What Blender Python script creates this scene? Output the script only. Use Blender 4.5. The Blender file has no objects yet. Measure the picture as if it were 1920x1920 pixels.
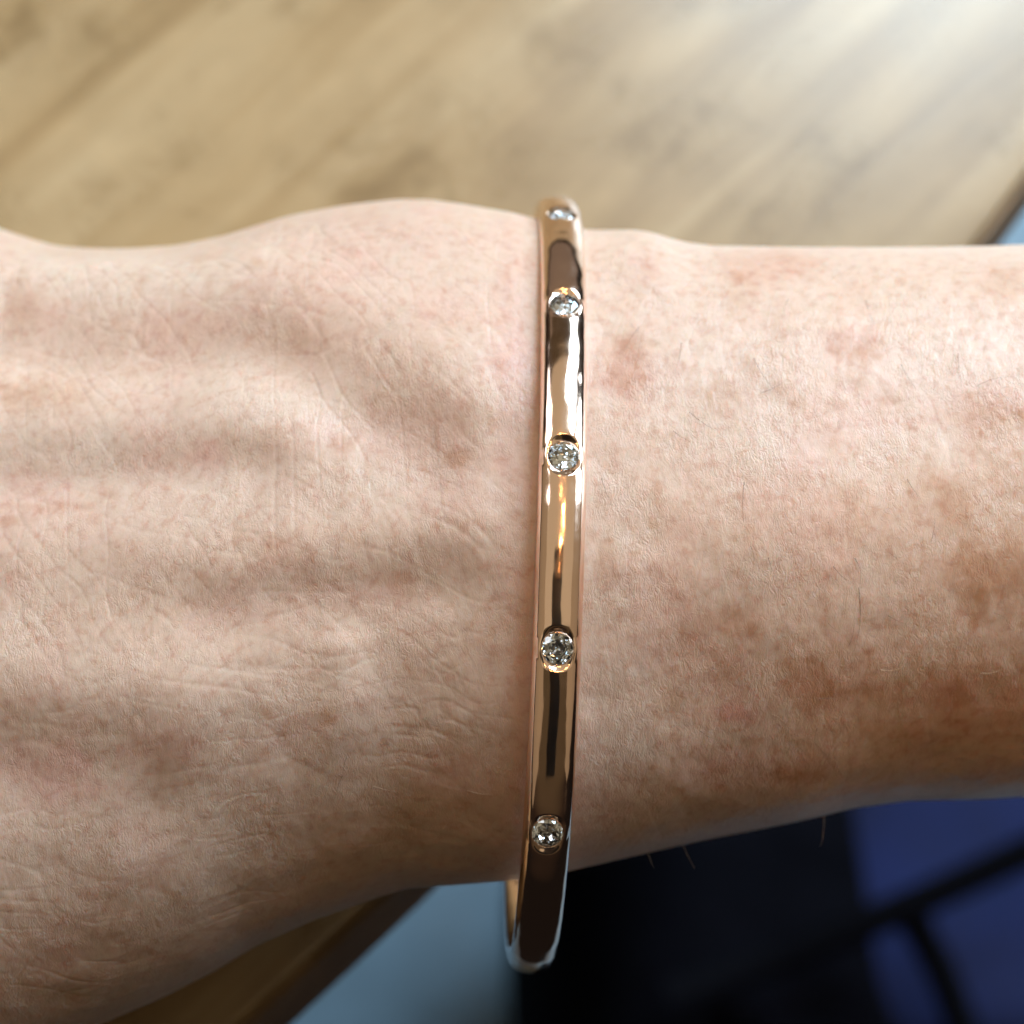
import bpy, bmesh, math, random
import numpy as np
from mathutils import Vector, Matrix

scene = bpy.context.scene
COL = scene.collection
MM = 0.001
random.seed(7)
rng = np.random.default_rng(11)

# ------------------------------------------------------------------ camera
PITCH = 0.42                      # the phone looks forward and down
FPX = 3837.0                      # focal length in pixels of the 1920 px photograph
DCAM = 165.0                      # mm from lens to the focus region
RC = np.array([[1, 0, 0], [0, math.cos(PITCH), -math.sin(PITCH)], [0, math.sin(PITCH), math.cos(PITCH)]])
CAM = RC @ np.array([0, 0, DCAM])


def cam2world(p):                 # camera aligned mm -> world mm
    return np.asarray(p) @ RC.T


def project(pw):                  # world mm -> pixels of the photograph
    q = (pw - CAM) @ RC
    d = -q[..., 2]
    return 960 + FPX * q[..., 0] / d, 960 - FPX * q[..., 1] / d


def ray_at(px, py, z):            # world mm point seen at a pixel, at height z
    d = RC @ np.array([(px - 960) / FPX, (960 - py) / FPX, -1.0])
    t = (z - CAM[2]) / d[2]
    return CAM + t * d


cd = bpy.data.cameras.new('camera')
cam = bpy.data.objects.new('camera', cd)
COL.objects.link(cam)
cam.location = Vector(CAM * MM)
cam.rotation_euler = (PITCH, 0, 0)
cd.sensor_width = 36
cd.lens = 36 * FPX / 1920
cd.clip_start = 0.004
cd.clip_end = 50
cd.dof.use_dof = True
cd.dof.focus_distance = 0.1615
cd.dof.aperture_fstop = 22
scene.camera = cam

# ------------------------------------------------------------------ world and lamps
world = bpy.data.worlds.new('World')
scene.world = world
world.use_nodes = True
bgn = world.node_tree.nodes['Background']
# the dim room: lit cream ceiling above, walls that fall off to a dark floor
wt = world.node_tree
wtc = wt.nodes.new('ShaderNodeTexCoord')
wsp = wt.nodes.new('ShaderNodeSeparateXYZ')
wrp = wt.nodes.new('ShaderNodeValToRGB')
wt.links.new(wtc.outputs['Generated'], wsp.inputs[0])
wmr = wt.nodes.new('ShaderNodeMapRange')
wmr.inputs['From Min'].default_value = -1
wt.links.new(wsp.outputs['Z'], wmr.inputs[0])
wt.links.new(wmr.outputs[0], wrp.inputs[0])
we = wrp.color_ramp.elements
we[0].position, we[0].color = 0.40, (0.008, 0.006, 0.005, 1)
we[1].position, we[1].color = 1.0, (0.075, 0.055, 0.030, 1)
for p_, c_ in ((0.56, (0.022, 0.014, 0.009, 1)), (0.70, (0.060, 0.042, 0.023, 1))):
    we.new(p_).color = c_
wt.links.new(wrp.outputs[0], bgn.inputs[0])
bgn.inputs[1].default_value = 1.0


def area(name, loc, target, size, power, color, spread=180):
    l = bpy.data.lights.new(name, 'AREA')
    l.shape = 'RECTANGLE'
    l.size, l.size_y = size
    l.energy = power
    l.color = color
    l.spread = math.radians(spread)
    o = bpy.data.objects.new(name, l)
    COL.objects.link(o)
    o.location = loc
    o.rotation_euler = (Vector(target) - Vector(loc)).to_track_quat('-Z', 'Y').to_euler()
    return o


area('window_light', (0.92, 1.36, 1.15), (0, 0.05, -0.05), (0.80, 1.25), 60, (0.63, 0.84, 1.0))
area('right_window_light', (1.50, 0.70, 0.72), (0, 0.05, -0.05), (0.50, 0.9), 25, (0.68, 0.86, 1.0))
area('side_window_light', (-1.05, 0.75, 0.80), (0, 0, 0), (0.45, 0.8), 4.5, (0.93, 0.96, 1.0))
area('ceiling_glow', (0.0, 0.62, 1.75), (0.0, 0.62, 0), (3.6, 2.9), 11.0, (1.0, 0.84, 0.58))
area('far_wall_glow', (0.0, 2.3, 0.55), (0, 0, 0.3), (3.2, 1.1), 1.5, (1.0, 0.80, 0.62))
for sx in (-1, 1):
    area('wall_glow', (1.95 * sx, -0.15, 0.85), (0, 0.0, 0.2), (2.9, 1.7), 3.0, (1.0, 0.78, 0.50))
for k, (lx, ly, lz) in enumerate([(0.02, 0.55, 1.5), (0.22, 0.25, 1.5), (0.10, 0.02, 1.45), (0.24, -0.16, 1.5), (0.14, -0.34, 1.4)]):
    pl = bpy.data.lights.new('ceiling_lamp', 'POINT')
    pl.energy = 4.2
    pl.color = (1.0, 0.50, 0.18)
    pl.shadow_soft_size = 0.03
    po = bpy.data.objects.new('ceiling_lamp', pl)
    COL.objects.link(po)
    po.location = (lx, ly, lz)

vs = scene.view_settings
vs.view_transform = 'Standard'
vs.look = 'None'
vs.exposure = 0.2
vs.gamma = 1.0
vs.use_curve_mapping = False
scene.cycles.use_denoising = True
scene.cycles.use_adaptive_sampling = True
scene.cycles.adaptive_threshold = 0.03
scene.cycles.max_bounces = 12
scene.cycles.diffuse_bounces = 3
scene.cycles.transmission_bounces = 12
scene.cycles.glossy_bounces = 6
scene.cycles.sample_clamp_indirect = 12


# ------------------------------------------------------------------ helpers
def tag(o, label=None, cat=None, group=None, kind=None):
    if label: o['label'] = label
    if cat: o['category'] = cat
    if group: o['group'] = group
    if kind: o['kind'] = kind
    return o


def link(name, me, mat=None, parent=None):
    o = bpy.data.objects.new(name, me)
    COL.objects.link(o)
    if mat is not None: me.materials.append(mat)
    if parent is not None: o.parent = parent
    return o


def empty(name, loc=(0, 0, 0)):
    o = bpy.data.objects.new(name, None)
    COL.objects.link(o)
    o.location = loc
    o.empty_display_size = 0.01
    return o


def bm_mesh(name, bm, smooth=False):
    me = bpy.data.meshes.new(name)
    bm.normal_update()
    bm.to_mesh(me)
    bm.free()
    if smooth:
        me.shade_smooth()
    return me


def grid_mesh(name, P, wrap_v=False, cap=False, wrap_u=False, flip=False):
    """P: (nu, nv, 3) in mm -> quad mesh in metres"""
    nu, nv = P.shape[:2]
    idx = np.arange(nu * nv).reshape(nu, nv)
    if wrap_v: idx = np.concatenate([idx, idx[:, :1]], 1)
    if wrap_u: idx = np.concatenate([idx, idx[:1]], 0)
    a, b, c, d = idx[:-1, :-1], idx[1:, :-1], idx[1:, 1:], idx[:-1, 1:]
    q = np.stack([a, b, c, d] if not flip else [a, d, c, b], -1).reshape(-1, 4)
    co = (P.reshape(-1, 3) * MM).astype(np.float32)
    faces = q
    me = bpy.data.meshes.new(name)
    me.vertices.add(len(co))
    me.vertices.foreach_set('co', co.ravel())
    nl = faces.size
    extra = []
    if cap:
        r0 = idx[0, :nv] if flip else idx[0, :nv][::-1]
        r1 = idx[-1, :nv][::-1] if flip else idx[-1, :nv]
        extra = [r0, r1]
    tot = nl + sum(len(e) for e in extra)
    me.loops.add(tot)
    me.polygons.add(len(faces) + len(extra))
    li = np.concatenate([faces.ravel()] + extra) if extra else faces.ravel()
    me.loops.foreach_set('vertex_index', li.astype(np.int32))
    starts = np.arange(0, nl, 4)
    if extra:
        st = [nl]
        for e in extra[:-1]: st.append(st[-1] + len(e))
        starts = np.concatenate([starts, st])
    me.polygons.foreach_set('loop_start', starts.astype(np.int32))
    me.update(calc_edges=True)
    me.validate()
    me.shade_smooth()
    return me


# material helpers
def mat_new(name):
    m = bpy.data.materials.new(name)
    m.use_nodes = True
    nt = m.node_tree
    return m, nt, nt.nodes['Principled BSDF']


def N(nt, t, **kw):
    n = nt.nodes.new(t)
    for k, v in kw.items():
        if k == 'inp':
            for a, b in v.items(): n.inputs[a].default_value = b
        else:
            setattr(n, k, v)
    return n


def ramp(nt, stops):
    r = nt.nodes.new('ShaderNodeValToRGB')
    e = r.color_ramp.elements
    while len(e) < len(stops): e.new(0.5)
    for el, (p, c) in zip(e, stops):
        el.position = p
        el.color = (*c, 1) if len(c) == 3 else c
    return r


# numpy noise
TAB = rng.random((8, 256, 256)) * 2 - 1


def vnoise(x, y, k=0):
    t = TAB[k % 8]
    xi = np.floor(x).astype(np.int64); yi = np.floor(y).astype(np.int64)
    fx = x - xi; fy = y - yi
    fx = fx * fx * fx * (fx * (fx * 6 - 15) + 10); fy = fy * fy * fy * (fy * (fy * 6 - 15) + 10)
    x0, x1, y0, y1 = xi & 255, (xi + 1) & 255, yi & 255, (yi + 1) & 255
    return (t[x0, y0] * (1 - fx) + t[x1, y0] * fx) * (1 - fy) + (t[x0, y1] * (1 - fx) + t[x1, y1] * fx) * fy


def fbm(x, y, k=0, octv=4, gain=0.5):
    s = 0; a = 1; tot = 0
    for i in range(octv):
        s = s + a * vnoise(x * 2 ** i + 17.3 * i, y * 2 ** i - 9.1 * i, k + i)
        tot += a; a *= gain
    return s / tot


def sstep(a, b, x):
    t = np.clip((x - a) / (b - a), 0, 1)
    return t * t * (3 - 2 * t)


# ------------------------------------------------------------------ materials
def mat_wood():
    m, nt, b = mat_new('pale_varnished_wood')
    L = nt.links.new
    tc = N(nt, 'ShaderNodeTexCoord')
    mp = N(nt, 'ShaderNodeMapping')
    mp.inputs['Rotation'].default_value = (0, 0, math.radians(-46))
    mp.inputs['Scale'].default_value = (1, 1, 1)
    L(tc.outputs['Object'], mp.inputs[0])
    st = N(nt, 'ShaderNodeMapping')
    st.inputs['Scale'].default_value = (11, 92, 60)
    L(mp.outputs[0], st.inputs[0])
    n1 = N(nt, 'ShaderNodeTexNoise', inp={'Scale': 1.0, 'Detail': 6.0, 'Roughness': 0.6, 'Distortion': 0.6})
    L(st.outputs[0], n1.inputs['Vector'])
    n2 = N(nt, 'ShaderNodeTexNoise', inp={'Scale': 60.0, 'Detail': 5.0, 'Roughness': 0.65, 'Distortion': 0.3})
    L(mp.outputs[0], n2.inputs['Vector'])
    oi = N(nt, 'ShaderNodeObjectInfo')
    r1 = ramp(nt, [(0.30, (0.205, 0.132, 0.062)), (0.48, (0.30, 0.208, 0.106)), (0.70, (0.385, 0.288, 0.168))])
    L(n1.outputs['Fac'], r1.inputs[0])
    r2 = ramp(nt, [(0.30, (0.64, 0.60, 0.54)), (0.43, (0.91, 0.89, 0.86)), (0.64, (1.05, 1.03, 1.0))])
    L(n2.outputs['Fac'], r2.inputs[0])
    mx = N(nt, 'ShaderNodeMix', data_type='RGBA', blend_type='MULTIPLY')
    mx.inputs[0].default_value = 1
    L(r1.outputs[0], mx.inputs[6]); L(r2.outputs[0], mx.inputs[7])
    # per plank tone
    mr = N(nt, 'ShaderNodeMapRange', inp={'To Min': 0.95, 'To Max': 1.04})
    L(oi.outputs['Random'], mr.inputs[0])
    mx2 = N(nt, 'ShaderNodeMix', data_type='RGBA', blend_type='MULTIPLY')
    mx2.inputs[0].default_value = 1
    L(mx.outputs[2], mx2.inputs[6]); L(mr.outputs[0], mx2.inputs[7])
    L(mx2.outputs[2], b.inputs['Base Color'])
    rr = N(nt, 'ShaderNodeMapRange', inp={'To Min': 0.22, 'To Max': 0.34})
    L(n2.outputs['Fac'], rr.inputs[0]); L(rr.outputs[0], b.inputs['Roughness'])
    bp = N(nt, 'ShaderNodeBump', inp={'Strength': 0.25, 'Distance': 0.0003})
    L(n1.outputs['Fac'], bp.inputs['Height']); L(bp.outputs[0], b.inputs['Normal'])
    return m


def mat_plain(name, col, rough=0.6, metal=0.0, noise=0.15, scale=40, spec=0.5):
    m, nt, b = mat_new(name)
    L = nt.links.new
    tc = N(nt, 'ShaderNodeTexCoord')
    n = N(nt, 'ShaderNodeTexNoise', inp={'Scale': scale, 'Detail': 5.0, 'Roughness': 0.6})
    L(tc.outputs['Object'], n.inputs['Vector'])
    c0 = tuple(c * (1 - noise) for c in col); c1 = tuple(c * (1 + noise) for c in col)
    r = ramp(nt, [(0.3, c0), (0.7, c1)])
    L(n.outputs['Fac'], r.inputs[0]); L(r.outputs[0], b.inputs['Base Color'])
    b.inputs['Roughness'].default_value = rough
    b.inputs['Metallic'].default_value = metal
    b.inputs['Specular IOR Level'].default_value = spec
    return m


def mat_gold():
    m, nt, b = mat_new('polished_rose_gold')
    L = nt.links.new
    b.inputs['Metallic'].default_value = 1
    b.inputs['Base Color'].default_value = (0.96, 0.72, 0.585, 1)
    tc = N(nt, 'ShaderNodeTexCoord')
    n = N(nt, 'ShaderNodeTexNoise', inp={'Scale': 900.0, 'Detail': 4.0, 'Roughness': 0.7})
    L(tc.outputs['Object'], n.inputs['Vector'])
    mr = N(nt, 'ShaderNodeMapRange', inp={'From Min': 0.35, 'From Max': 0.75, 'To Min': 0.08, 'To Max': 0.16})
    L(n.outputs['Fac'], mr.inputs[0]); L(mr.outputs[0], b.inputs['Roughness'])
    n2 = N(nt, 'ShaderNodeTexNoise', inp={'Scale': 160.0, 'Detail': 2.0})
    L(tc.outputs['Object'], n2.inputs['Vector'])
    bp = N(nt, 'ShaderNodeBump', inp={'Strength': 0.5, 'Distance': 0.0003})
    L(n2.outputs['Fac'], bp.inputs['Height']); L(bp.outputs[0], b.inputs['Normal'])
    return m


def mat_diamond():
    m = bpy.data.materials.new('diamond')
    m.use_nodes = True
    nt = m.node_tree
    nt.nodes.clear()
    out = N(nt, 'ShaderNodeOutputMaterial')
    g = N(nt, 'ShaderNodeBsdfGlass', inp={'Color': (0.97, 0.985, 1, 1), 'Roughness': 0.0, 'IOR': 2.42})
    nt.links.new(g.outputs[0], out.inputs[0])
    return m


def mat_skin():
    m, nt, b = mat_new('skin')
    L = nt.links.new
    at = N(nt, 'ShaderNodeAttribute', attribute_name='skin_tone')
    uv = N(nt, 'ShaderNodeUVMap', uv_map='skin_mm')
    # warp
    wn = N(nt, 'ShaderNodeTexNoise', noise_dimensions='2D', inp={'Scale': 0.8, 'Detail': 3.0})
    L(uv.outputs[0], wn.inputs['Vector'])
    sub = N(nt, 'ShaderNodeVectorMath', operation='SUBTRACT'); sub.inputs[1].default_value = (0.5, 0.5, 0.5)
    L(wn.outputs['Color'], sub.inputs[0])
    sc = N(nt, 'ShaderNodeVectorMath', operation='SCALE'); sc.inputs['Scale'].default_value = 0.9
    L(sub.outputs[0], sc.inputs[0])
    ad = N(nt, 'ShaderNodeVectorMath', operation='ADD')
    L(uv.outputs[0], ad.inputs[0]); L(sc.outputs[0], ad.inputs[1])
    # fine furrows in three directions, as long streaks of noise
    hs = []
    for rot, sx, sy, seed in ((0.45, 4.2, 1.4, 0), (-0.55, 3.8, 1.3, 31), (1.35, 3.6, 1.4, 77)):
        mp = N(nt, 'ShaderNodeMapping')
        mp.inputs['Rotation'].default_value = (0, 0, rot); mp.inputs['Scale'].default_value = (sx, sy, 1); mp.inputs['Location'].default_value = (seed, seed * 1.7, 0)
        L(ad.outputs[0], mp.inputs[0])
        nn_ = N(nt, 'ShaderNodeTexNoise', noise_dimensions='2D', inp={'Scale': 0.55, 'Detail': 2.0, 'Roughness': 0.6})
        L(mp.outputs[0], nn_.inputs['Vector'])
        mm = N(nt, 'ShaderNodeMath', operation='SUBTRACT'); mm.inputs[1].default_value = 0.5
        L(nn_.outputs['Fac'], mm.inputs[0])
        ab = N(nt, 'ShaderNodeMath', operation='ABSOLUTE'); L(mm.outputs[0], ab.inputs[0])
        mr_ = N(nt, 'ShaderNodeMapRange', interpolation_type='SMOOTHSTEP', inp={'From Max': 0.09})
        L(ab.outputs[0], mr_.inputs[0])
        hs.append(mr_)
    a1 = N(nt, 'ShaderNodeMath', operation='ADD'); L(hs[0].outputs[0], a1.inputs[0]); L(hs[1].outputs[0], a1.inputs[1])
    a2 = N(nt, 'ShaderNodeMath', operation='MULTIPLY_ADD'); a2.inputs[1].default_value = 0.7
    L(hs[2].outputs[0], a2.inputs[0]); L(a1.outputs[0], a2.inputs[2])
    nf = N(nt, 'ShaderNodeTexNoise', noise_dimensions='2D', inp={'Scale': 3.0, 'Detail': 4.0, 'Roughness': 0.7})
    L(uv.outputs[0], nf.inputs['Vector'])
    m2 = N(nt, 'ShaderNodeMath', operation='MULTIPLY_ADD'); m2.inputs[1].default_value = 0.7
    L(nf.outputs['Fac'], m2.inputs[0]); L(a2.outputs[0], m2.inputs[2])
    pm = N(nt, 'ShaderNodeTexNoise', noise_dimensions='2D', inp={'Scale': 0.16, 'Detail': 3.0})
    L(uv.outputs[0], pm.inputs['Vector'])
    pr = N(nt, 'ShaderNodeMapRange', inp={'From Min': 0.35, 'From Max': 0.65, 'To Min': 0.12, 'To Max': 0.5})
    L(pm.outputs['Fac'], pr.inputs[0])
    bp = N(nt, 'ShaderNodeBump', inp={'Distance': 0.000026})
    L(pr.outputs[0], bp.inputs['Strength'])
    L(m2.outputs[0], bp.inputs['Height']); L(bp.outputs[0], b.inputs['Normal'])
    # the thin oily film glints more sharply than the skin below
    bpc = N(nt, 'ShaderNodeBump', inp={'Strength': 0.8, 'Distance': 0.00004})
    L(m2.outputs[0], bpc.inputs['Height']); L(bpc.outputs[0], b.inputs['Coat Normal'])
    b.inputs['Coat Weight'].default_value = 0.22
    b.inputs['Coat Roughness'].default_value = 0.24
    b.inputs['Coat IOR'].default_value = 1.4
    # fine colour mottling
    nm = N(nt, 'ShaderNodeTexNoise', noise_dimensions='2D', inp={'Scale': 0.9, 'Detail': 6.0, 'Roughness': 0.65})
    L(uv.outputs[0], nm.inputs['Vector'])
    rm = ramp(nt, [(0.30, (0.90, 0.80, 0.76)), (0.5, (1, 1, 1)), (0.72, (1.06, 1.07, 1.07))])
    L(nm.outputs['Fac'], rm.inputs[0])
    mx = N(nt, 'ShaderNodeMix', data_type='RGBA', blend_type='MULTIPLY'); mx.inputs[0].default_value = 1
    L(at.outputs['Color'], mx.inputs[6]); L(rm.outputs[0], mx.inputs[7])
    L(mx.outputs[2], b.inputs['Base Color'])
    b.inputs['Subsurface Weight'].default_value = 0.75
    b.inputs['Subsurface Radius'].default_value = (1.0, 0.42, 0.25)
    b.inputs['Subsurface Scale'].default_value = 0.0014
    b.inputs['Roughness'].default_value = 0.46
    rr = N(nt, 'ShaderNodeMapRange', inp={'To Min': 0.30, 'To Max': 0.50})
    L(nm.outputs['Fac'], rr.inputs[0]); L(rr.outputs[0], b.inputs['Roughness'])
    b.inputs['IOR'].default_value = 1.42
    b.inputs['Sheen Weight'].default_value = 0.05
    b.inputs['Specular IOR Level'].default_value = 0.5
    b.inputs['Sheen Roughness'].default_value = 0.45
    b.inputs['Sheen Tint'].default_value = (1, 0.97, 0.95, 1)
    return m


WOOD = mat_wood()
GOLD = mat_gold()
DIAMOND = mat_diamond()
SKIN = mat_skin()

# ------------------------------------------------------------------ floor of pale tiles
ZF = -0.74
tile_mat = mat_plain('pale_blue_grey_tile', (0.12, 0.19, 0.25), 0.5, noise=0.35, scale=9)
grout_mat = mat_plain('grout', (0.10, 0.12, 0.14), 0.9)
bm = bmesh.new()
for v in [(-0.7, -0.3, ZF - 0.006), (0.75, -0.3, ZF - 0.006), (0.75, 0.95, ZF - 0.006), (-0.7, 0.95, ZF - 0.006)]: bm.verts.new(v)
bm.faces.new(bm.verts[:])
floor = link('floor', bm_mesh('floor', bm), grout_mat)
tag(floor, kind='structure')
TS = 0.15
bm = bmesh.new()
r = bmesh.ops.create_cube(bm, size=1)
bmesh.ops.scale(bm, vec=(TS - 0.006, TS - 0.006, 0.008), verts=bm.verts)
bmesh.ops.bevel(bm, geom=bm.edges[:], offset=0.0015, segments=1, affect='EDGES')
tile_me = bm_mesh('tile', bm)
tile_me.materials.append(tile_mat)
ang = math.radians(-42)
for i in range(-5, 7):
    for j in range(-5, 7):
        x = i * TS; y = j * TS
        wx = x * math.cos(ang) - y * math.sin(ang) + 0.055
        wy = x * math.sin(ang) + y * math.cos(ang) + 0.21
        if abs(wx) > 0.62 or wy < -0.22 or wy > 0.86: continue
        t = bpy.data.objects.new('tile', tile_me)
        COL.objects.link(t)
        t.parent = floor
        t.location = (wx, wy, ZF - 0.004 + 0.0004 * ((i * 7 + j * 3) % 3))
        t.rotation_euler = (0, 0, ang)

# ------------------------------------------------------------------ table with planks
ZT = -58.0
PA = math.radians(46)
D1 = np.array([math.cos(PA), math.sin(PA)])       # along the planks
D2 = np.array([-math.sin(PA), math.cos(PA)])      # away from the front edge
edge_pts = [ray_at(430, 1920, ZT)[:2], ray_at(730, 1680, ZT)[:2], np.array([24.0, 23.5]), ray_at(1830, 450, ZT)[:2], ray_at(1920, 330, ZT)[:2]]
e_u = np.array([p @ D1 for p in edge_pts]); e_v = np.array([p @ D2 for p in edge_pts])
# convex front edge: quadratic through the seen points
cq = np.polyfit(e_u, e_v, 2)
if cq[0] < 0: cq[0] = abs(cq[0])


def front(u): return np.polyval(cq, u)


table = empty('wooden_table', (0, 0, ZT * MM))
tag(table, 'pale varnished wooden table top under the wrist, its edge cut diagonally', 'table')


def plank(u0, u1, vlo, vhi, r=0.25):
    us = np.linspace(u0, u1, 40)
    lo = np.array([vlo(u) for u in us]); hi = np.array([vhi(u) for u in us])
    th = 16.0
    # section loop: (which side, inset, z)
    prof = [(0, 0.0, -th), (0, 0.0, -r), (0, r * 0.3, -r * 0.3), (0, r, 0.0), (1, 0.2, 0.0), (1, 0.06, -0.06), (1, 0.0, -0.2), (1, 0.0, -th)]
    P = np.zeros((len(us), len(prof), 3))
    for j, (s, ins, z) in enumerate(prof):
        v = lo + ins if s == 0 else hi - ins
        P[:, j, 0] = us * D1[0] + v * D2[0]
        P[:, j, 1] = us * D1[1] + v * D2[1]
        P[:, j, 2] = z
    me = grid_mesh('plank', P, wrap_v=True, cap=True, flip=False)
    o = link('plank', me, WOOD, table)
    md = o.modifiers.new('split', 'EDGE_SPLIT'); md.split_angle = math.radians(40)
    return o


# added strip along the front edge, darker than the planks
EDGE = mat_plain('dark_edge_band', (0.19, 0.125, 0.075), 0.75, noise=0.3, scale=60, spec=0.15)
us = np.linspace(-420, 520, 80)
G = np.zeros((80, 4, 3))
for j, (dv, z) in enumerate(((0.0, -1.6), (-0.6, -1.7), (-0.6, -15.5), (0.0, -15.6))):
    v = front(us) + dv
    G[:, j] = np.stack([us * D1[0] + v * D2[0], us * D1[1] + v * D2[1], np.full(80, z)], -1)
link('edge_band', grid_mesh('edge_band', G, wrap_v=True, cap=True), EDGE, table).modifiers.new('split', 'EDGE_SPLIT')

W0 = 205.0
plank(-420, 520, lambda u: front(u), lambda u: W0 - 0.03, 1.2)
for k in range(3):
    plank(-420, 520, lambda u, k=k: W0 + 150 * k + 0.03, lambda u, k=k: W0 + 150 * (k + 1) - 0.03)

# ------------------------------------------------------------------ the arm
top_px = np.array([[-700, 330], [-400, 350], [-200, 385], [-80, 405], (0, 430), (50, 446), (100, 460), (160, 465), (230, 466), (330, 460), (420, 442), (540, 404), (640, 385), (740, 373), (800, 373), (860, 381), (960, 398), (1010, 411), (1100, 431), (1150, 431), (1190, 430), (1230, 437), (1270, 451), (1330, 460), (1500, 463), (1700, 463), (1850, 461), (1920, 458), (2300, 440), (3200, 380), (4200, 330)], float)
bot_px = np.array([[-700, 2300], [-300, 2160], (-100, 2050), (100, 1957), (190, 1920), (300, 1872), (400, 1822), (480, 1772), (600, 1721), (700, 1686), (760, 1666), (850, 1660), (960, 1651), (1070, 1634), (1100, 1626), (1200, 1603), (1300, 1580), (1400, 1560), (1500, 1540), (1600, 1516), (1700, 1502), (1850, 1499), (1920, 1494), (2300, 1500), (3200, 1560), (4200, 1620)], float)

x_in = np.arange(-51.0, 50.0, 0.116)
x_l = -51.0 - np.cumsum(np.linspace(0.15, 3.0, 26))[::-1]
x_r = x_in[-1] + np.cumsum(np.linspace(0.15, 5.5, 48))
XS = np.concatenate([x_l, x_in, x_r])
nx = len(XS)
bz = np.interp(XS, [-90, -45, -25, 0, 15, 45, 170], [22, 24.5, 22.5, 20.5, 21.0, 23.5, 31])
ztop = np.interp(XS, [-90, -45, -20, 0, 20, 45, 170], [-7, -4.2, -1.2, 0.6, 1.0, 0.8, -2.0])
k = np.ones(41) / 41
EXP = 2.12
# angles: fine on the side that faces the camera (theta measured from +y, over the top)
th_f = np.linspace(math.radians(-38), math.radians(200), 900)
th_b = np.linspace(math.radians(200), math.radians(322), 60)[1:-1]
TH = np.concatenate([th_f, th_b])
ct, st = np.cos(TH), np.sin(TH)
cy_ = np.sign(ct) * np.abs(ct) ** (2 / EXP)
sz_ = np.sign(st) * np.abs(st) ** (2 / EXP)


def smooth1(a, n=9):
    k = np.hanning(n + 2)[1:-1]; k /= k.sum()
    return np.convolve(np.pad(a, n // 2, mode='edge'), k, 'valid')


# solve half width and centre so the outline projects on the traced edges
aw = np.full(nx, 31.0); yc = np.full(nx, 4.0)
THc = np.linspace(0, 2 * np.pi, 181)
cc = np.sign(np.cos(THc)) * np.abs(np.cos(THc)) ** (2 / EXP); ss = np.sign(np.sin(THc)) * np.abs(np.sin(THc)) ** (2 / EXP)
zc = ztop - bz
for it in range(40):
    P = np.stack([np.repeat(XS[:, None], 181, 1), yc[:, None] + aw[:, None] * cc[None], zc[:, None] + bz[:, None] * ss[None]], -1)
    px, py = project(P)
    it_, ib_ = py.argmin(1), py.argmax(1)
    ar = np.arange(nx)
    pxt, pyt, pxb, pyb = px[ar, it_], py[ar, it_], px[ar, ib_], py[ar, ib_]
    et = pyt - np.interp(pxt, top_px[:, 0], top_px[:, 1])     # >0: should go up
    eb = pyb - np.interp(pxb, bot_px[:, 0], bot_px[:, 1])     # >0: too low, should go up
    yc += 0.5 * (et + eb) / 2 * 0.045
    aw += 0.5 * (et - eb) / 2 * 0.045
aw, yc = smooth1(aw, 31), smooth1(yc, 31)
# close the hand end: knuckles round off far outside the picture
close = np.sqrt(np.clip(1 - ((-51 - XS) / (XS[0] * -1 - 51 + 0.5)).clip(0, 1) ** 4, 0.02, 1))
aw2 = aw * close; bz2 = bz * close

Y = yc[:, None] + aw2[:, None] * cy_[None]
Z = zc[:, None] + bz2[:, None] * sz_[None]
X = np.repeat(XS[:, None], len(TH), 1)
P = np.stack([X, Y, Z], -1)
# surface coordinates in mm: u along the arm, v round it
dS = np.sqrt(np.diff(Y, axis=1) ** 2 + np.diff(Z, axis=1) ** 2)
V = np.concatenate([np.zeros((nx, 1)), np.cumsum(dS, 1)], 1)
mid = np.argmin(np.abs(TH - math.pi / 2))
V = -(V - V[:, mid:mid + 1])        # + towards the far side
U = X
# normals of the base surface
Pu = np.gradient(P, axis=0); Pv = np.gradient(P, axis=1)
NRM = np.cross(Pv, Pu)
NRM /= np.linalg.norm(NRM, axis=2, keepdims=True) + 1e-9
cen = np.stack([X, np.repeat(yc[:, None], len(TH), 1), np.repeat(zc[:, None], len(TH), 1)], -1)
if np.mean(np.sum(NRM * (P - cen), -1)) < 0: NRM = -NRM
FLIP = False
PX, PY = project(P)
S2 = 0.0435


def dist_poly(pts):
    pts = np.array(pts, float)
    best = np.full(PX.shape, 1e9)
    side = np.zeros(PX.shape)
    for (x0, y0), (x1, y1) in zip(pts[:-1], pts[1:]):
        dx, dy = x1 - x0, y1 - y0
        t = np.clip(((PX - x0) * dx + (PY - y0) * dy) / (dx * dx + dy * dy), 0, 1)
        d = np.hypot(PX - x0 - t * dx, PY - y0 - t * dy)
        m = d < best
        best = np.where(m, d, best)
    return best


H = np.zeros_like(X)


def ridge(pts, sig, amp):
    global H
    d = dist_poly(pts)
    H = H + amp * np.exp(-0.5 * (d / sig) ** 2)


def bump(x, y, sx, sy, amp, rot=0):
    global H
    c, s = math.cos(rot), math.sin(rot)
    dx, dy = PX - x, PY - y
    a, b_ = (dx * c + dy * s) / sx, (-dx * s + dy * c) / sy
    H = H + amp * np.exp(-0.5 * (a * a + b_ * b_))


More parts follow.
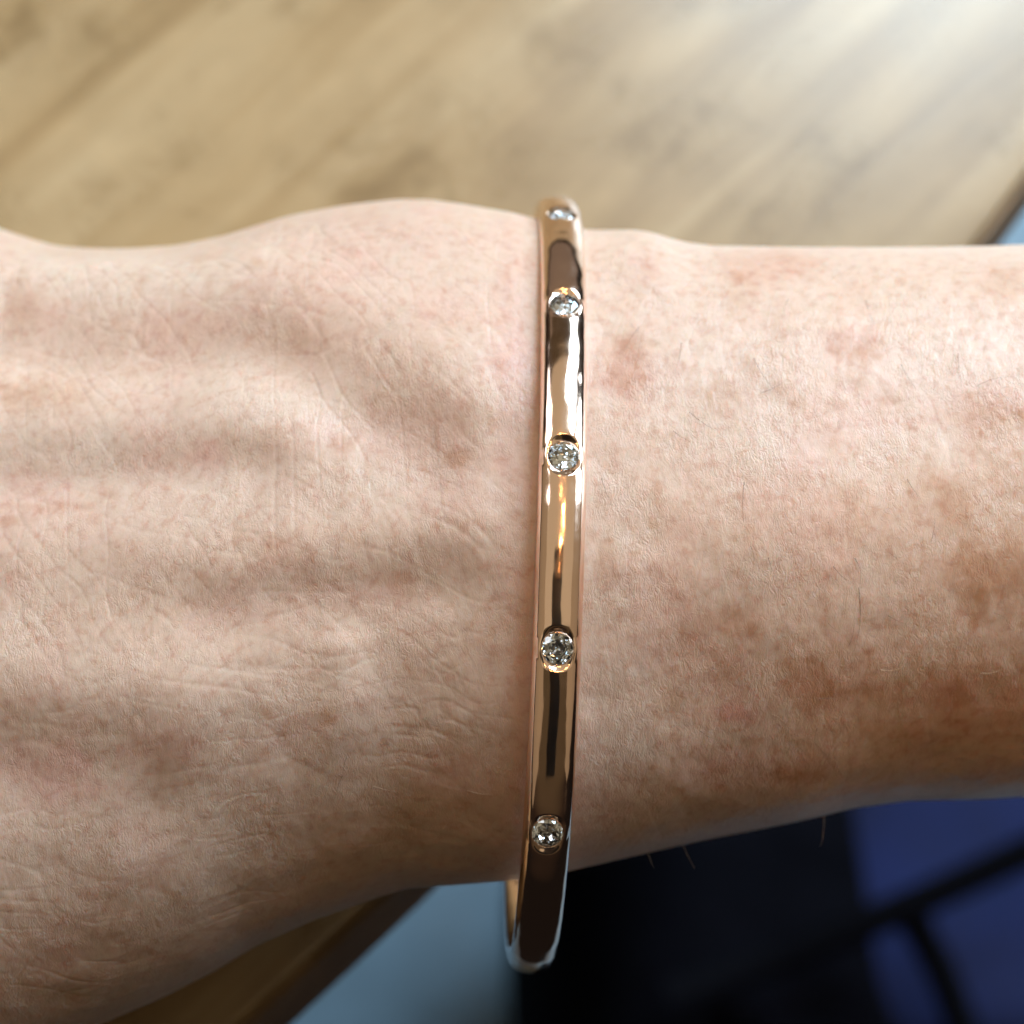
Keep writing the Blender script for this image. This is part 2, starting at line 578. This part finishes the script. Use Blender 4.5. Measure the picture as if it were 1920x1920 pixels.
# tendons and hollows of the back of the hand and wrist
ridge([(-300, 470), (0, 515), (250, 545), (480, 530), (620, 560), (760, 640), (890, 735)], 64, 0.9)
ridge([(-300, 480), (0, 525), (250, 555), (450, 540), (560, 560)], 46, 0.5)
ridge([(-300, 650), (0, 668), (230, 690), (420, 672), (560, 700), (690, 790), (800, 880)], 46, -0.42)
ridge([(-300, 640), (0, 640), (230, 672), (420, 655), (540, 670)], 34, -0.35)
ridge([(-300, 790), (0, 790), (250, 790), (430, 780), (560, 830)], 52, 0.6)
ridge([(-300, 905), (0, 905), (300, 890), (480, 870)], 38, -0.42)
ridge([(-200, 1040), (150, 1030), (430, 1040), (650, 1010), (860, 985)], 64, 0.7)
ridge([(380, 1150), (560, 1120), (720, 1110), (860, 1095)], 44, -0.35)
ridge([(-200, 1255), (80, 1270), (260, 1300), (330, 1330)], 82, 0.75)
ridge([(-100, 1440), (120, 1440), (240, 1430), (310, 1500)], 74, -0.5)
ridge([(640, 1220), (650, 1300), (620, 1370)], 30, 0.35)
bump(860, 560, 100, 120, 0.35)
bump(540, 1300, 110, 60, 0.35)
bump(1200, 470, 60, 35, 0.5)
bump(1330, 1300, 160, 90, -0.5)
bump(1500, 1000, 200, 120, 0.35)
H += 0.28 * fbm(U / 11, V / 9, 1, 3) + 0.07 * fbm(U / 2.6, V / 3.2, 3, 3)
side_fade = sstep(0.10, 0.45, np.sum(NRM * ((CAM - P) / np.linalg.norm(CAM - P, axis=2, keepdims=True)), -1))
H *= side_fade


# skin creases
def crease(theta, spacing, stretch, width, k, warp=0.35):
    c, s = math.cos(theta), math.sin(theta)
    wu = U + warp * spacing * 2 * vnoise(U / (spacing * 2.3), V / (spacing * 2.3), k + 3)
    wv = V + warp * spacing * 2 * vnoise(U / (spacing * 2.3) + 40, V / (spacing * 2.3) + 11, k + 4)
    along = wu * c + wv * s; across = -wu * s + wv * c
    n = vnoise(across / spacing, along / (spacing * stretch), k)
    return np.exp(-(n / width) ** 2)


def voro(cell, su, sv, rot, k):
    c, s = math.cos(rot), math.sin(rot)
    wu = U + 0.5 * cell * vnoise(U / cell / 1.7, V / cell / 1.7, k); wv = V + 0.5 * cell * vnoise(U / cell / 1.7 + 30, V / cell / 1.7 + 5, k + 1)
    a = (wu * c + wv * s) / (cell * su); b_ = (-wu * s + wv * c) / (cell * sv)
    ai, bi = np.floor(a).astype(int), np.floor(b_).astype(int)
    f1 = np.full(a.shape, 9.0); f2 = np.full(a.shape, 9.0)
    for i in (-1, 0, 1):
        for j in (-1, 0, 1):
            jx = TAB[(k + 2) % 8][(ai + i) & 255, (bi + j) & 255] * 0.45 + 0.5
            jy = TAB[(k + 5) % 8][(ai + i) & 255, (bi + j) & 255] * 0.45 + 0.5
            d = np.hypot(ai + i + jx - a, bi + j + jy - b_)
            f2 = np.minimum(f2, np.maximum(f1, d)); f1 = np.minimum(f1, d)
    return f2 - f1


left = 1 - sstep(-2, 6, U)                     # the hand side of the bangle
mask1 = sstep(-0.25, 0.35, fbm(U / 7, V / 7, 5, 2))
mask2 = sstep(-0.3, 0.3, fbm(U / 6 + 20, V / 6, 6, 2))
low = sstep(-6, -16, V) if False else 1 - sstep(-16, -4, V)
CR = np.zeros_like(X)
GC = 0.62
CR += left * (1 - 0.6 * low) * 0.062 * crease(math.radians(122), 1.5, 7, 0.10, 0, 0.16) * (0.35 + 0.65 * mask1)
CR += left * (1 - 0.6 * low) * 0.055 * crease(math.radians(95), 1.7, 7, 0.09, 1, 0.16) * (0.3 + 0.7 * mask2)
CR += left * 0.046 * crease(math.radians(150), 1.9, 6, 0.09, 2, 0.16) * (0.3 + 0.7 * mask2)
CR += left * low * 0.046 * crease(math.radians(172), 1.2, 5, 0.13, 3, 0.18) * (0.3 + 0.7 * mask1)
CR += left * 0.040 * crease(math.radians(40), 1.9, 5, 0.09, 6, 0.16) * (0.2 + 0.8 * mask1)
CR += (1 - left) * 0.034 * crease(math.radians(72), 1.1, 6, 0.14, 4, 0.15) * (0.3 + 0.7 * mask1)
CR += (1 - left) * 0.024 * crease(math.radians(100), 1.2, 7, 0.12, 5, 0.15) * (0.3 + 0.7 * mask2)
CR += (1 - left) * 0.026 * crease(math.radians(45), 1.2, 6, 0.12, 6, 0.15) * (0.2 + 0.8 * mask2)
fm = 0.35 + 0.65 * sstep(-0.35, 0.35, fbm(U / 3.2, V / 3.2, 7, 2))
CR += 0.017 * crease(math.radians(64), 0.85, 6, 0.24, 2, 0.12) * fm
CR += 0.015 * crease(math.radians(118), 0.95, 6, 0.22, 5, 0.12) * (1.35 - fm)
CR += 0.011 * crease(math.radians(12), 1.0, 5, 0.20, 7, 0.12) * fm
# roughness of the surface between creases
H += 0.010 * fbm(U / 0.75, V / 0.9, 2, 2) * side_fade
H -= GC * CR * (0.35 + 0.65 * side_fade)

fine = ((TH > math.radians(-30)) & (TH < math.radians(196)))[None] * (sstep(-64, -51, U) * (1 - sstep(50, 62, U)))
H = H * fine
PD = P + NRM * H[..., None]

# skin colour: pigment, pale patches, and bangle shade put in as redness
tone = np.zeros(X.shape + (3,)) + np.array([0.580, 0.415, 0.325])
mel = np.zeros_like(X); red = np.zeros_like(X); pale = np.zeros_like(X)


RAG = fbm(U / 1.3, V / 1.3, 1, 3)


def spot(arr, x, y, sx, sy, amt, rag=0.45, rot=0):
    c, s = math.cos(rot), math.sin(rot)
    dx, dy = PX - x, PY - y
    a, b_ = (dx * c + dy * s) / sx, (-dx * s + dy * c) / sy
    i, j = np.nonzero(a * a + b_ * b_ < 4)
    if len(i) == 0: return
    i0, i1, j0, j1 = i.min(), i.max() + 1, j.min(), j.max() + 1
    a, b_ = a[i0:i1, j0:j1], b_[i0:i1, j0:j1]
    d = np.sqrt(a * a + b_ * b_) + rag * RAG[i0:i1, j0:j1]
    arr[i0:i1, j0:j1] += amt * (1 - sstep(0.35, 1.25, d))


# brown freckles and sun spots
for (x, y, sx, sy, a) in [(490, 512, 16, 10, .55), (265, 548, 26, 12, .35), (380, 503, 34, 10, .30), (50, 575, 40, 45, .35), (80, 740, 90, 48, .45), (25, 745, 40, 30, .3),
                          (640, 832, 26, 22, .55), (860, 860, 30, 22, .75), (860, 805, 16, 22, .3), (205, 925, 20, 14, .4), (90, 950, 120, 12, .3), (20, 980, 26, 14, .4), (450, 1010, 14, 30, .3), (510, 1020, 24, 14, .3),
                          (735, 1085, 60, 18, .35), (760, 1110, 30, 16, .3), (500, 1335, 15, 14, .6), (615, 1340, 18, 22, .5), (495, 1410, 20, 10, .35), (440, 1525, 18, 14, .4), (590, 1090, 20, 20, .2),
                          (1165, 690, 56, 66, .55), (1200, 740, 40, 40, .3), (1350, 745, 60, 46, .55), (1335, 620, 22, 22, .3), (1180, 640, 40, 24, .25), (1600, 650, 70, 40, .45), (1590, 715, 34, 26, .3), (1390, 640, 20, 14, .2), (1440, 730, 26, 22, .25),
                          (1490, 755, 28, 26, .35), (1570, 755, 18, 14, .35), (1665, 748, 26, 12, .5), (1850, 790, 90, 60, .5), (1880, 540, 60, 44, .35), (1440, 500, 120, 36, .28), (1400, 545, 40, 30, .2), (1860, 1075, 95, 90, .75), (1790, 950, 50, 50, .45), (1745, 905, 26, 30, .3),
                          (1235, 915, 12, 16, .55), (1140, 1050, 26, 60, .4), (1395, 1165, 70, 40, .45), (1412, 1178, 16, 18, .5), (1822, 1168, 14, 14, .7), (1510, 1285, 70, 50, .55), (1660, 1305, 60, 30, .35), (1785, 1315, 40, 24, .55), (1520, 1240, 12, 8, .5), (1500, 1455, 60, 22, .6), (1420, 1390, 20, 16, .3),
                          (1730, 1390, 60, 50, .3), (1500, 905, 24, 30, .35), (1600, 930, 30, 24, .25), (1640, 1360, 40, 30, .25), (1570, 1330, 90, 60, .25), (1250, 1320, 30, 30, .2)]:
    spot(mel, x, y, sx, sy, a)
for q in range(150):
    x = rng.uniform(1110, 2000) if q % 3 else rng.uniform(0, 1000)
    spot(mel, x, rng.uniform(480, 1560), rng.uniform(5, 15), rng.uniform(4, 12), rng.uniform(0.15, 0.55) * (1 if q % 3 else 0.7))
mel += 0.14 * sstep(0.12, 0.6, fbm(U / 4.5, V / 4.5, 4, 4)) + 0.10 * np.clip(fbm(U / 1.4, V / 1.4, 6, 3), 0, 1)
for (x, y, sx, sy, a) in [(390, 860, 50, 34, .5), (1165, 700, 70, 80, .4), (60, 920, 80, 60, .35), (1385, 1345, 40, 20, .7), (1340, 1440, 90, 60, .3), (90, 1450, 130, 70, .6), (300, 1400, 90, 60, .3), (860, 1450, 90, 50, .3), (700, 1120, 120, 40, .25),
                          (1600, 650, 70, 50, .3), (1440, 500, 120, 40, .3), (700, 440, 200, 50, .2), (1560, 1290, 120, 60, .2), (1800, 1320, 130, 70, .4), (1780, 1280, 60, 40, .2), (600, 560, 160, 80, .15), (960, 700, 40, 300, .35), (1000, 1300, 60, 300, .25)]:  # last two strips paint in the bangle's shade along its left side
    spot(red, x, y, sx, sy, a)
red += 0.26 * sstep(0.0, 0.6, fbm(U / 6 + 9, V / 6, 3, 4))
for (x, y, sx, sy, a) in [(250, 540, 320, 60, .75), (420, 760, 240, 60, .45), (150, 840, 180, 40, .4), (640, 1290, 60, 60, .4), (1660, 1130, 80, 90, .4), (1320, 780, 60, 60, .3), (1420, 840, 60, 50, .3), (1720, 560, 160, 50, .3)]:
    spot(pale, x, y, sx, sy, a, 0.25)
pale += 0.25 * sstep(0.05, 0.6, fbm(U / 5 - 9, V / 5, 2, 3))
mel = np.clip(mel, 0, 1.0); red = np.clip(red, 0, 1); pale = np.clip(pale, 0, 1)
tone *= 1 - mel[..., None] * np.array([0.25, 0.42, 0.56])
tone *= 1 - red[..., None] * np.array([0.04, 0.24, 0.22])
tone = tone * (1 - 0.5 * pale[..., None]) + 0.5 * pale[..., None] * np.array([0.60, 0.49, 0.40])

arm_me = grid_mesh('arm', PD, wrap_v=True, cap=True)
# outward winding
pn = np.zeros(len(arm_me.polygons) * 3, np.float32)
arm_me.polygons.foreach_get('normal', pn)
pn = pn.reshape(-1, 3)[: (nx - 1) * len(TH)].reshape(nx - 1, len(TH), 3)
if np.mean(np.sum(pn * NRM[:-1], -1)) < 0: arm_me.flip_normals()
ca = arm_me.color_attributes.new('skin_tone', 'FLOAT_COLOR', 'POINT')
ca.data.foreach_set('color', np.concatenate([tone, np.ones(X.shape + (1,))], -1).astype(np.float32).ravel())
uvl = arm_me.uv_layers.new(name='skin_mm')
lv = np.zeros(len(arm_me.loops), np.int32)
arm_me.loops.foreach_get('vertex_index', lv)
UVv = np.stack([U.ravel() + 200, V.ravel() + 200], -1).astype(np.float32)
uvl.data.foreach_set('uv', UVv[lv].ravel())
arm = link('arm', arm_me, SKIN)
tag(arm, 'freckled wrist and forearm of a light-skinned person, back of the hand facing up', 'arm')

# ------------------------------------------------------------------ fine hairs on the skin
hair_mat = mat_plain('fine_brown_hair', (0.10, 0.065, 0.04), 0.45)
pale_hair = mat_plain('fine_pale_hair', (0.62, 0.50, 0.38), 0.4)
flatPX, flatPY = PX[::3, :900:3], PY[::3, :900:3]
hidden = np.where(side_fade[::3, :900:3] > 0.0, 0, 1e9)


def skin_at(x, y):
    d = (flatPX - x) ** 2 + (flatPY - y) ** 2 + hidden
    i, j = np.unravel_index(np.argmin(d), d.shape)
    return PD[i * 3, j * 3], NRM[i * 3, j * 3]


def hair(x0, y0, x1, y1, bend, lift, rad, mat):
    a, na = skin_at(x0, y0)
    b_, nb = skin_at(x1, y1)
    if lift >= 5: b_ = ray_at(x1, y1, a[2] + lift - 8)
    n = 9
    pts = []
    perp = np.cross(b_ - a, na); perp /= np.linalg.norm(perp) + 1e-9
    for i in range(n):
        t = i / (n - 1)
        q = a * (1 - t) + b_ * t + perp * bend * math.sin(math.pi * t) + na * (min(lift, 0.5) * math.sin(math.pi * t * 0.75) + 0.03)
        if lift < 5:
            q = q + na * 0.06
        pts.append(q)
    pts = np.array(pts)
    G = np.zeros((n, 5, 3))
    tg = np.gradient(pts, axis=0); tg /= np.linalg.norm(tg, axis=1, keepdims=True)
    for i in range(n):
        e1 = np.cross(tg[i], na); e1 /= np.linalg.norm(e1) + 1e-9
        e2 = np.cross(tg[i], e1)
        rr = rad * (1 - 0.8 * i / (n - 1))
        for j in range(5):
            an = 2 * math.pi * j / 5
            G[i, j] = pts[i] + rr * (math.cos(an) * e1 + math.sin(an) * e2)
    link('hair', grid_mesh('hair', G, wrap_v=True, cap=True), mat, arm)


for (x0, y0, x1, y1, bd) in [(1410, 672, 1465, 745, .25), (1425, 735, 1480, 705, .2), (1275, 640, 1265, 700, -.1), (1795, 660, 1808, 718, .15), (1830, 722, 1890, 705, -.15), (1395, 905, 1400, 1010, .2), (1290, 775, 1345, 812, .1), (1262, 805, 1295, 830, .1),
                              (1600, 1045, 1612, 1100, -.3), (1560, 1060, 1600, 1095, .2), (1612, 1100, 1600, 1230, -.35), (1665, 1150, 1700, 1170, .1), (1590, 1210, 1600, 1165, .1), (1315, 1375, 1352, 1392, .1), (1540, 1310, 1580, 1320, -.2), (1745, 1015, 1750, 960, .1),
                              (1200, 610, 1170, 660, .1), (1480, 560, 1465, 600, .1), (1690, 680, 1720, 730, .1), (1130, 900, 1150, 960, .1), (1440, 1050, 1455, 1085, .1), (1700, 900, 1725, 940, .1), (1620, 560, 1640, 610, .1), (640, 1450, 628, 1505, .1), (650, 1420, 642, 1450, .05)]:
    hair(x0, y0, x1, y1, bd, 0.12, 0.017, hair_mat)
for (x0, y0, x1, y1, bd, lf) in [(1650, 1252, 1690, 1250, .1, .2), (1840, 1258, 1880, 1254, .1, .2), (1740, 1245, 1765, 1215, .1, .2), (700, 1475, 745, 1480, .05, .2), (880, 1480, 925, 1484, .05, .2), (875, 1610, 888, 1570, .05, .3), (1545, 1520, 1535, 1580, .15, 8), (1275, 1578, 1302, 1622, .1, 8), (1210, 1590, 1225, 1620, .1, 8), (832, 1555, 842, 1520, .05, .3), (1000, 1380, 1020, 1372, 0.03, .2)]:
    hair(x0, y0, x1, y1, bd, lf, 0.017, pale_hair)

for q in range(70):
    x0, y0 = rng.uniform(1130, 1880), rng.uniform(520, 1470)
    ln, an = rng.uniform(22, 55), rng.normal(0.95, 0.35)
    hair(x0, y0, x0 + ln * math.cos(an), y0 + ln * math.sin(an), rng.normal(0, .12), 0.12, 0.011, pale_hair if rng.random() < 0.55 else hair_mat)

# ------------------------------------------------------------------ the bangle
RY, RZ, RA, RB, RT = -5.533, -25.10, 35.23, 26.94, -0.42
KX = (3.8885, 0.0442, 0.0343)
tt = np.linspace(0, 2 * np.pi, 20001)
ry = RY + math.cos(RT) * RA * np.cos(tt) - math.sin(RT) * RB * np.sin(tt)
rz = RZ + math.sin(RT) * RA * np.cos(tt) + math.cos(RT) * RB * np.sin(tt)
rx = KX[0] + KX[1] * ry + KX[2] * rz
ringc = np.stack([rx, ry, rz], -1)
sl = np.concatenate([[0], np.cumsum(np.linalg.norm(np.diff(ringc, axis=0), axis=1))])
LEN = sl[-1]
s_st = 20.935 + 14.908 * np.arange(5) + np.array([0.35, -0.05, -0.15, 0.17, -0.08])
HW, HR = 1.95, 1.5                     # half width, half thickness of the band
R_ST, H_G = 1.265, 1.19                 # stone seat radius and girdle height
fine_s = [np.arange(s - 2.4, s + 2.4, 0.05) for s in s_st]
coarse = np.arange(0, LEN, 0.35)
keep = np.min(np.abs(coarse[:, None] - s_st[None]), 1) > 2.4
SS = np.sort(np.concatenate([coarse[keep]] + fine_s))


def ring_at(s):
    return np.stack([np.interp(np.mod(s, LEN), sl, ringc[:, i]) for i in range(3)], -1)


e_n = np.array([1, -KX[1], -KX[2]]); e_n /= np.linalg.norm(e_n)
C0 = ring_at(SS)
TG = ring_at(SS + 0.05) - ring_at(SS - 0.05); TG /= np.linalg.norm(TG, axis=1, keepdims=True)
ER = np.cross(TG, e_n); ER /= np.linalg.norm(ER, axis=1, keepdims=True)
ctr = ringc.mean(0)
if np.mean(np.sum(ER * (C0 - ctr), 1)) < 0: ER = -ER
th_o = np.linspace(-1.75, 1.75, 110)
th_i = np.linspace(1.75, 2 * np.pi - 1.75, 28)[1:-1]
TB = np.concatenate([th_o, th_i])
sn = np.sin(TB); cs = np.cos(TB)
nn = HW * np.sign(sn) * np.abs(sn) ** 0.9
rr0 = HR * np.sign(cs) * np.abs(cs) ** 0.9
rr0 = np.where(rr0 < 0, rr0 * 0.8, rr0)      # flatter inside
NNg = np.repeat(nn[None], len(SS), 0); RRg = np.repeat(rr0[None], len(SS), 0)
dmin = SS[:, None] - s_st[None]
dsel = dmin[np.arange(len(SS)), np.argmin(np.abs(dmin), 1)]
rho = np.hypot(NNg, dsel[:, None])
outer = RRg > 0.15
seat = H_G + 0.03
bl = sstep(R_ST + 0.01, R_ST + 0.55, rho)
shaped = seat * (1 - bl) + RRg * bl 
cup = H_G - 0.16 - (R_ST - rho) * 0.86
new = np.where(rho < R_ST, cup, shaped)
ow = np.where(rho < R_ST, 1.0 * outer, sstep(0.0, 0.75, RRg))
RRg = np.where(rho < R_ST + 0.55, new * ow + RRg * (1 - ow), RRg)
# hand polishing leaves the band very slightly uneven
RRg = RRg + 0.012 * np.sin(SS[:, None] * 0.9 + 1.3) * (np.abs(RRg) > 0.3) + 0.010 * np.sin(SS[:, None] * 2.1) * np.sign(RRg)
wob = 0.05 * np.sin(SS * 0.37 + 0.8) + 0.03 * np.sin(SS * 1.1)
NNg = NNg + (wob[:, None] * np.clip(RRg / HR, 0, 1) ** 2) * sstep(1.5, 3.0, np.abs(dsel))[:, None]
PB = C0[:, None] + NNg[..., None] * e_n + RRg[..., None] * ER[:, None]
PBw = cam2world(PB)
base_w = cam2world(ring_at(np.array([LEN * 0.75])))[0]
bangle = empty('bangle', (0, 0, 0))
tag(bangle, 'polished rose gold bangle with a row of small round diamonds on the wrist', 'bangle')
me = grid_mesh('band', PBw, wrap_v=True, wrap_u=True)
band = link('band', me, GOLD, bangle)
pn = np.zeros(len(me.polygons) * 3, np.float32); me.polygons.foreach_get('normal', pn)
pc = np.zeros(len(me.polygons) * 3, np.float32); me.polygons.foreach_get('center', pc)
k0 = (len(SS) // 2) * len(TB) + 55
outv = cam2world(ER[len(SS) // 2])
if pn.reshape(-1, 3)[k0] @ outv < 0: me.flip_normals()


def diamond_mesh(seed):
    bm = bmesh.new()
    R = 1.25
    pts = []
    for i in range(8):
        a = i * math.pi / 4
        pts.append((0.77 * math.cos(a), 0.77 * math.sin(a), 0.40))
        a2 = a + math.pi / 8
        pts.append((1.10 * math.cos(a2), 1.10 * math.sin(a2), 0.245))
        pts.append((0.64 * math.cos(a2), 0.64 * math.sin(a2), -0.575))
    for i in range(16):
        a = i * math.pi / 8
        pts.append((R * math.cos(a), R * math.sin(a), 0.035))
        pts.append((R * math.cos(a), R * math.sin(a), -0.03))
    pts.append((0, 0, -1.02))
    for p in pts: bm.verts.new(Vector(p) * MM)
    bmesh.ops.convex_hull(bm, input=bm.verts[:])
    bmesh.ops.dissolve_limit(bm, angle_limit=0.01, verts=bm.verts[:], edges=bm.edges[:])
    bmesh.ops.recalc_face_normals(bm, faces=bm.faces[:])
    return bm_mesh('diamond', bm)


def torus_mesh(R, r, n=64, m=10):
    P = np.zeros((n, m, 3))
    for i in range(n):
        a = 2 * math.pi * i / n
        for j in range(m):
            b_ = 2 * math.pi * j / m
            P[i, j] = ((R + r * math.cos(b_)) * math.cos(a), (R + r * math.cos(b_)) * math.sin(a), r * math.sin(b_))
    return grid_mesh('setting_rim', P, wrap_v=True, wrap_u=True)


dia_me = diamond_mesh(0); dia_me.materials.append(DIAMOND)
rim_me = torus_mesh(R_ST + 0.005, 0.026); rim_me.materials.append(GOLD)
spins = [0.2, 0.9, 0.55, 0.1, 0.7]
for i, s in enumerate(s_st):
    c = ring_at(np.array([s]))[0]
    t = ring_at(np.array([s + 0.05]))[0] - ring_at(np.array([s - 0.05]))[0]; t /= np.linalg.norm(t)
    er = np.cross(t, e_n); er /= np.linalg.norm(er)
    if er @ (c - ctr) < 0: er = -er
    M = np.stack([e_n, np.cross(er, e_n), er], 1)
    M = RC @ M
    tilt = Matrix.Rotation(0.05 * math.sin(i * 2.3), 3, 'X') @ Matrix.Rotation(spins[i], 3, 'Z')
    pos = RC @ (c + er * H_G)
    for nm, dm, mt in (('diamond', dia_me, tilt), ('setting_rim', rim_me, Matrix.Identity(3))):
        o = bpy.data.objects.new(nm, dm)
        COL.objects.link(o)
        o.parent = bangle
        mw = (Matrix(M.tolist()) @ mt).to_4x4()
        mw.translation = Vector(pos * MM)
        o.matrix_world = mw
        o.matrix_basis = mw

# ------------------------------------------------------------------ the phone that takes the picture, mirrored in the band
phone = empty('smartphone', (0, 0, 0))
tag(phone, 'dark smartphone held above the wrist, mirrored as the dark stripe along the gold band', 'smartphone')
black_mat = mat_plain('black_glass', (0.030, 0.024, 0.020), 0.4)


def rounded_slab(name, x0, x1, y0, y1, z0, z1, r, mat, parent, bev=0.0012):
    bm = bmesh.new()
    vs_ = []
    for (cx, cy, a0) in ((x1 - r, y1 - r, 0), (x0 + r, y1 - r, 90), (x0 + r, y0 + r, 180), (x1 - r, y0 + r, 270)):
        for k in range(7):
            a = math.radians(a0 + 15 * k)
            p = cam2world(np.array([cx + r * math.cos(a), cy + r * math.sin(a), DCAM + z0]))
            vs_.append(bm.verts.new(Vector(p * MM)))
    f = bm.faces.new(vs_)
    ex = bmesh.ops.extrude_face_region(bm, geom=[f])
    d = Vector(RC @ np.array([0, 0, (z1 - z0)])) * MM
    bmesh.ops.translate(bm, vec=d, verts=[v for v in ex['geom'] if isinstance(v, bmesh.types.BMVert)])
    bmesh.ops.recalc_face_normals(bm, faces=bm.faces[:])
    return link(name, bm_mesh(name, bm), mat, parent)


rounded_slab('phone_body', -37, 37, -135, 65, 3.0, 11.0, 9, black_mat, phone)
rounded_slab('camera_island', -14, 14, -30, 14, 1.6, 2.9, 6, black_mat, phone)

# ------------------------------------------------------------------ things below the table edge, out of focus
# blue upholstered seat with a black frame
blue = mat_plain('royal_blue_fabric', (0.0010, 0.0062, 0.052), 0.95, noise=0.25, scale=30)
blackm = mat_plain('black_metal', (0.002, 0.002, 0.003), 0.8, spec=0.02)
blackc = mat_plain('black_cloth', (0.0025, 0.0025, 0.004), 0.95, noise=0.4, scale=25, spec=0.02)


def tube(name, pts, rad, mat, parent, seg=12):
    pts = np.array(pts, float)
    n = len(pts)
    tg = np.gradient(pts, axis=0); tg /= np.linalg.norm(tg, axis=1, keepdims=True)
    G = np.zeros((n, seg, 3))
    for i in range(n):
        up = np.array([0, 0, 1.0]) if abs(tg[i, 2]) < 0.9 else np.array([1.0, 0, 0])
        e1 = np.cross(tg[i], up); e1 /= np.linalg.norm(e1); e2 = np.cross(tg[i], e1)
        for j in range(seg):
            a = 2 * math.pi * j / seg
            G[i, j] = pts[i] + rad * (math.cos(a) * e1 + math.sin(a) * e2)
    return link(name, grid_mesh(name, G, wrap_v=True, cap=True), mat, parent)


def pad(name, corners, z0, z1, mat, parent, puff=6, n=24):
    """soft cushion over a quad of pixel corners at height z1 (mm)"""
    c = [ray_at(x, y, z1)[:2] for x, y in corners]
    P = np.zeros((n, 2 * n, 3))
    uu = np.linspace(0, 1, n)
    for i, u in enumerate(uu):
        a = c[0] * (1 - u) + c[3] * u; b_ = c[1] * (1 - u) + c[2] * u
        eu = (1 - abs(2 * u - 1) ** 6) ** 0.5 if 0 < u < 1 else 0.0
        for j in range(2 * n):
            ph = 2 * math.pi * j / (2 * n)
            w = 0.5 + 0.5 * np.sign(math.cos(ph)) * abs(math.cos(ph)) ** 0.8
            zz = np.sign(math.sin(ph)) * abs(math.sin(ph)) ** 0.9 * max(eu, 0.02)
            p = a * (1 - w) + b_ * w
            P[i, j] = (p[0], p[1], (z0 + z1) / 2 + (z1 - z0) / 2 * zz + 0.5 * puff * math.sin(p[0] * 0.05) * math.sin(p[1] * 0.06) * max(zz, 0))
    return link(name, grid_mesh(name, P, wrap_v=True, cap=True), mat, parent)


chair = empty('blue_chair', (0.25, -0.05, ZF))
tag(chair, 'blurred blue upholstered chair with black frame below the forearm, lower right', 'chair')
chair_off = Vector((0.25, -0.05, ZF))
ZS = -470.0


def rayl(x, y, z): return ray_at(x, y, z)


parts = []
parts.append(pad('seat_pad', [(1420, 2000), (2500, 2000), (2450, 1300), (1500, 1330)], ZS - 90, ZS, blue, chair))
parts.append(tube('frame_rail', [rayl(2300, 1420, ZS + 40), rayl(1920, 1600, ZS + 32), rayl(1700, 1700, ZS + 28), rayl(1480, 1790, ZS + 24), rayl(1250, 1870, ZS + 20)], 5, blackm, chair))
parts.append(tube('frame_rail', [rayl(1700, 1700, ZS + 28), rayl(1765, 1820, ZS + 26), rayl(1830, 1990, ZS + 22), rayl(1900, 2200, ZS + 20)], 5, blackm, chair))
for lx, ly in ((1420, 1320), (2400, 1300), (2400, 1950), (1430, 1930)):
    a = ray_at(lx, ly, ZS - 40)
    parts.append(tube('leg', [a, a * np.array([1, 1, 0]) + np.array([0, 0, -560]), a * np.array([1, 1, 0]) + np.array([0, 0, ZF * 1000])], 11, blackm, chair))
for o in parts:
    o.matrix_parent_inverse = Matrix.Translation(-chair_off)


def lump(name, px, py, z, rx, ry, rz, mat, parent, seed):
    c = ray_at(px, py, z)
    n, m = 28, 40
    P = np.zeros((n, m, 3))
    for i in range(n):
        ph = math.pi * (i + 0.5) / n - math.pi / 2
        for j in range(m):
            a = 2 * math.pi * j / m
            k = 1 + 0.10 * math.sin(3 * a + seed) * math.cos(ph) + 0.07 * math.sin(5 * a + 2 * ph + seed * 2)
            cx = abs(math.cos(ph)) ** 0.7; sz = np.sign(math.sin(ph)) * abs(math.sin(ph)) ** 0.7
            P[i, j] = (c[0] + rx * k * cx * math.cos(a), c[1] + ry * k * cx * math.sin(a), z + rz * sz)
    return link(name, grid_mesh(name, P, wrap_v=True, cap=True), mat, parent)


bag = empty('black_bag', tuple(ray_at(1330, 1760, -640) * MM))
boff = Vector(bag.location)
tag(bag, 'blurred black soft bag standing on the pale floor below the bangle', 'bag')
b1 = lump('bag_body', 1345, 2180, -600, 74, 185, 135, blackc, bag, 0.7)  # body extended out of view so the lower band mirrors black
h0 = ray_at(1220, 1600, -490); h1 = ray_at(1400, 1880, -480)
b2 = tube('handle', [h0, (h0 * 0.7 + h1 * 0.3) + np.array([12, -4, 8]), (h0 * 0.3 + h1 * 0.7) + np.array([12, -4, 8]), h1], 6, blackc, bag)
for o in (b1, b2): o.matrix_parent_inverse = Matrix.Translation(-boff)
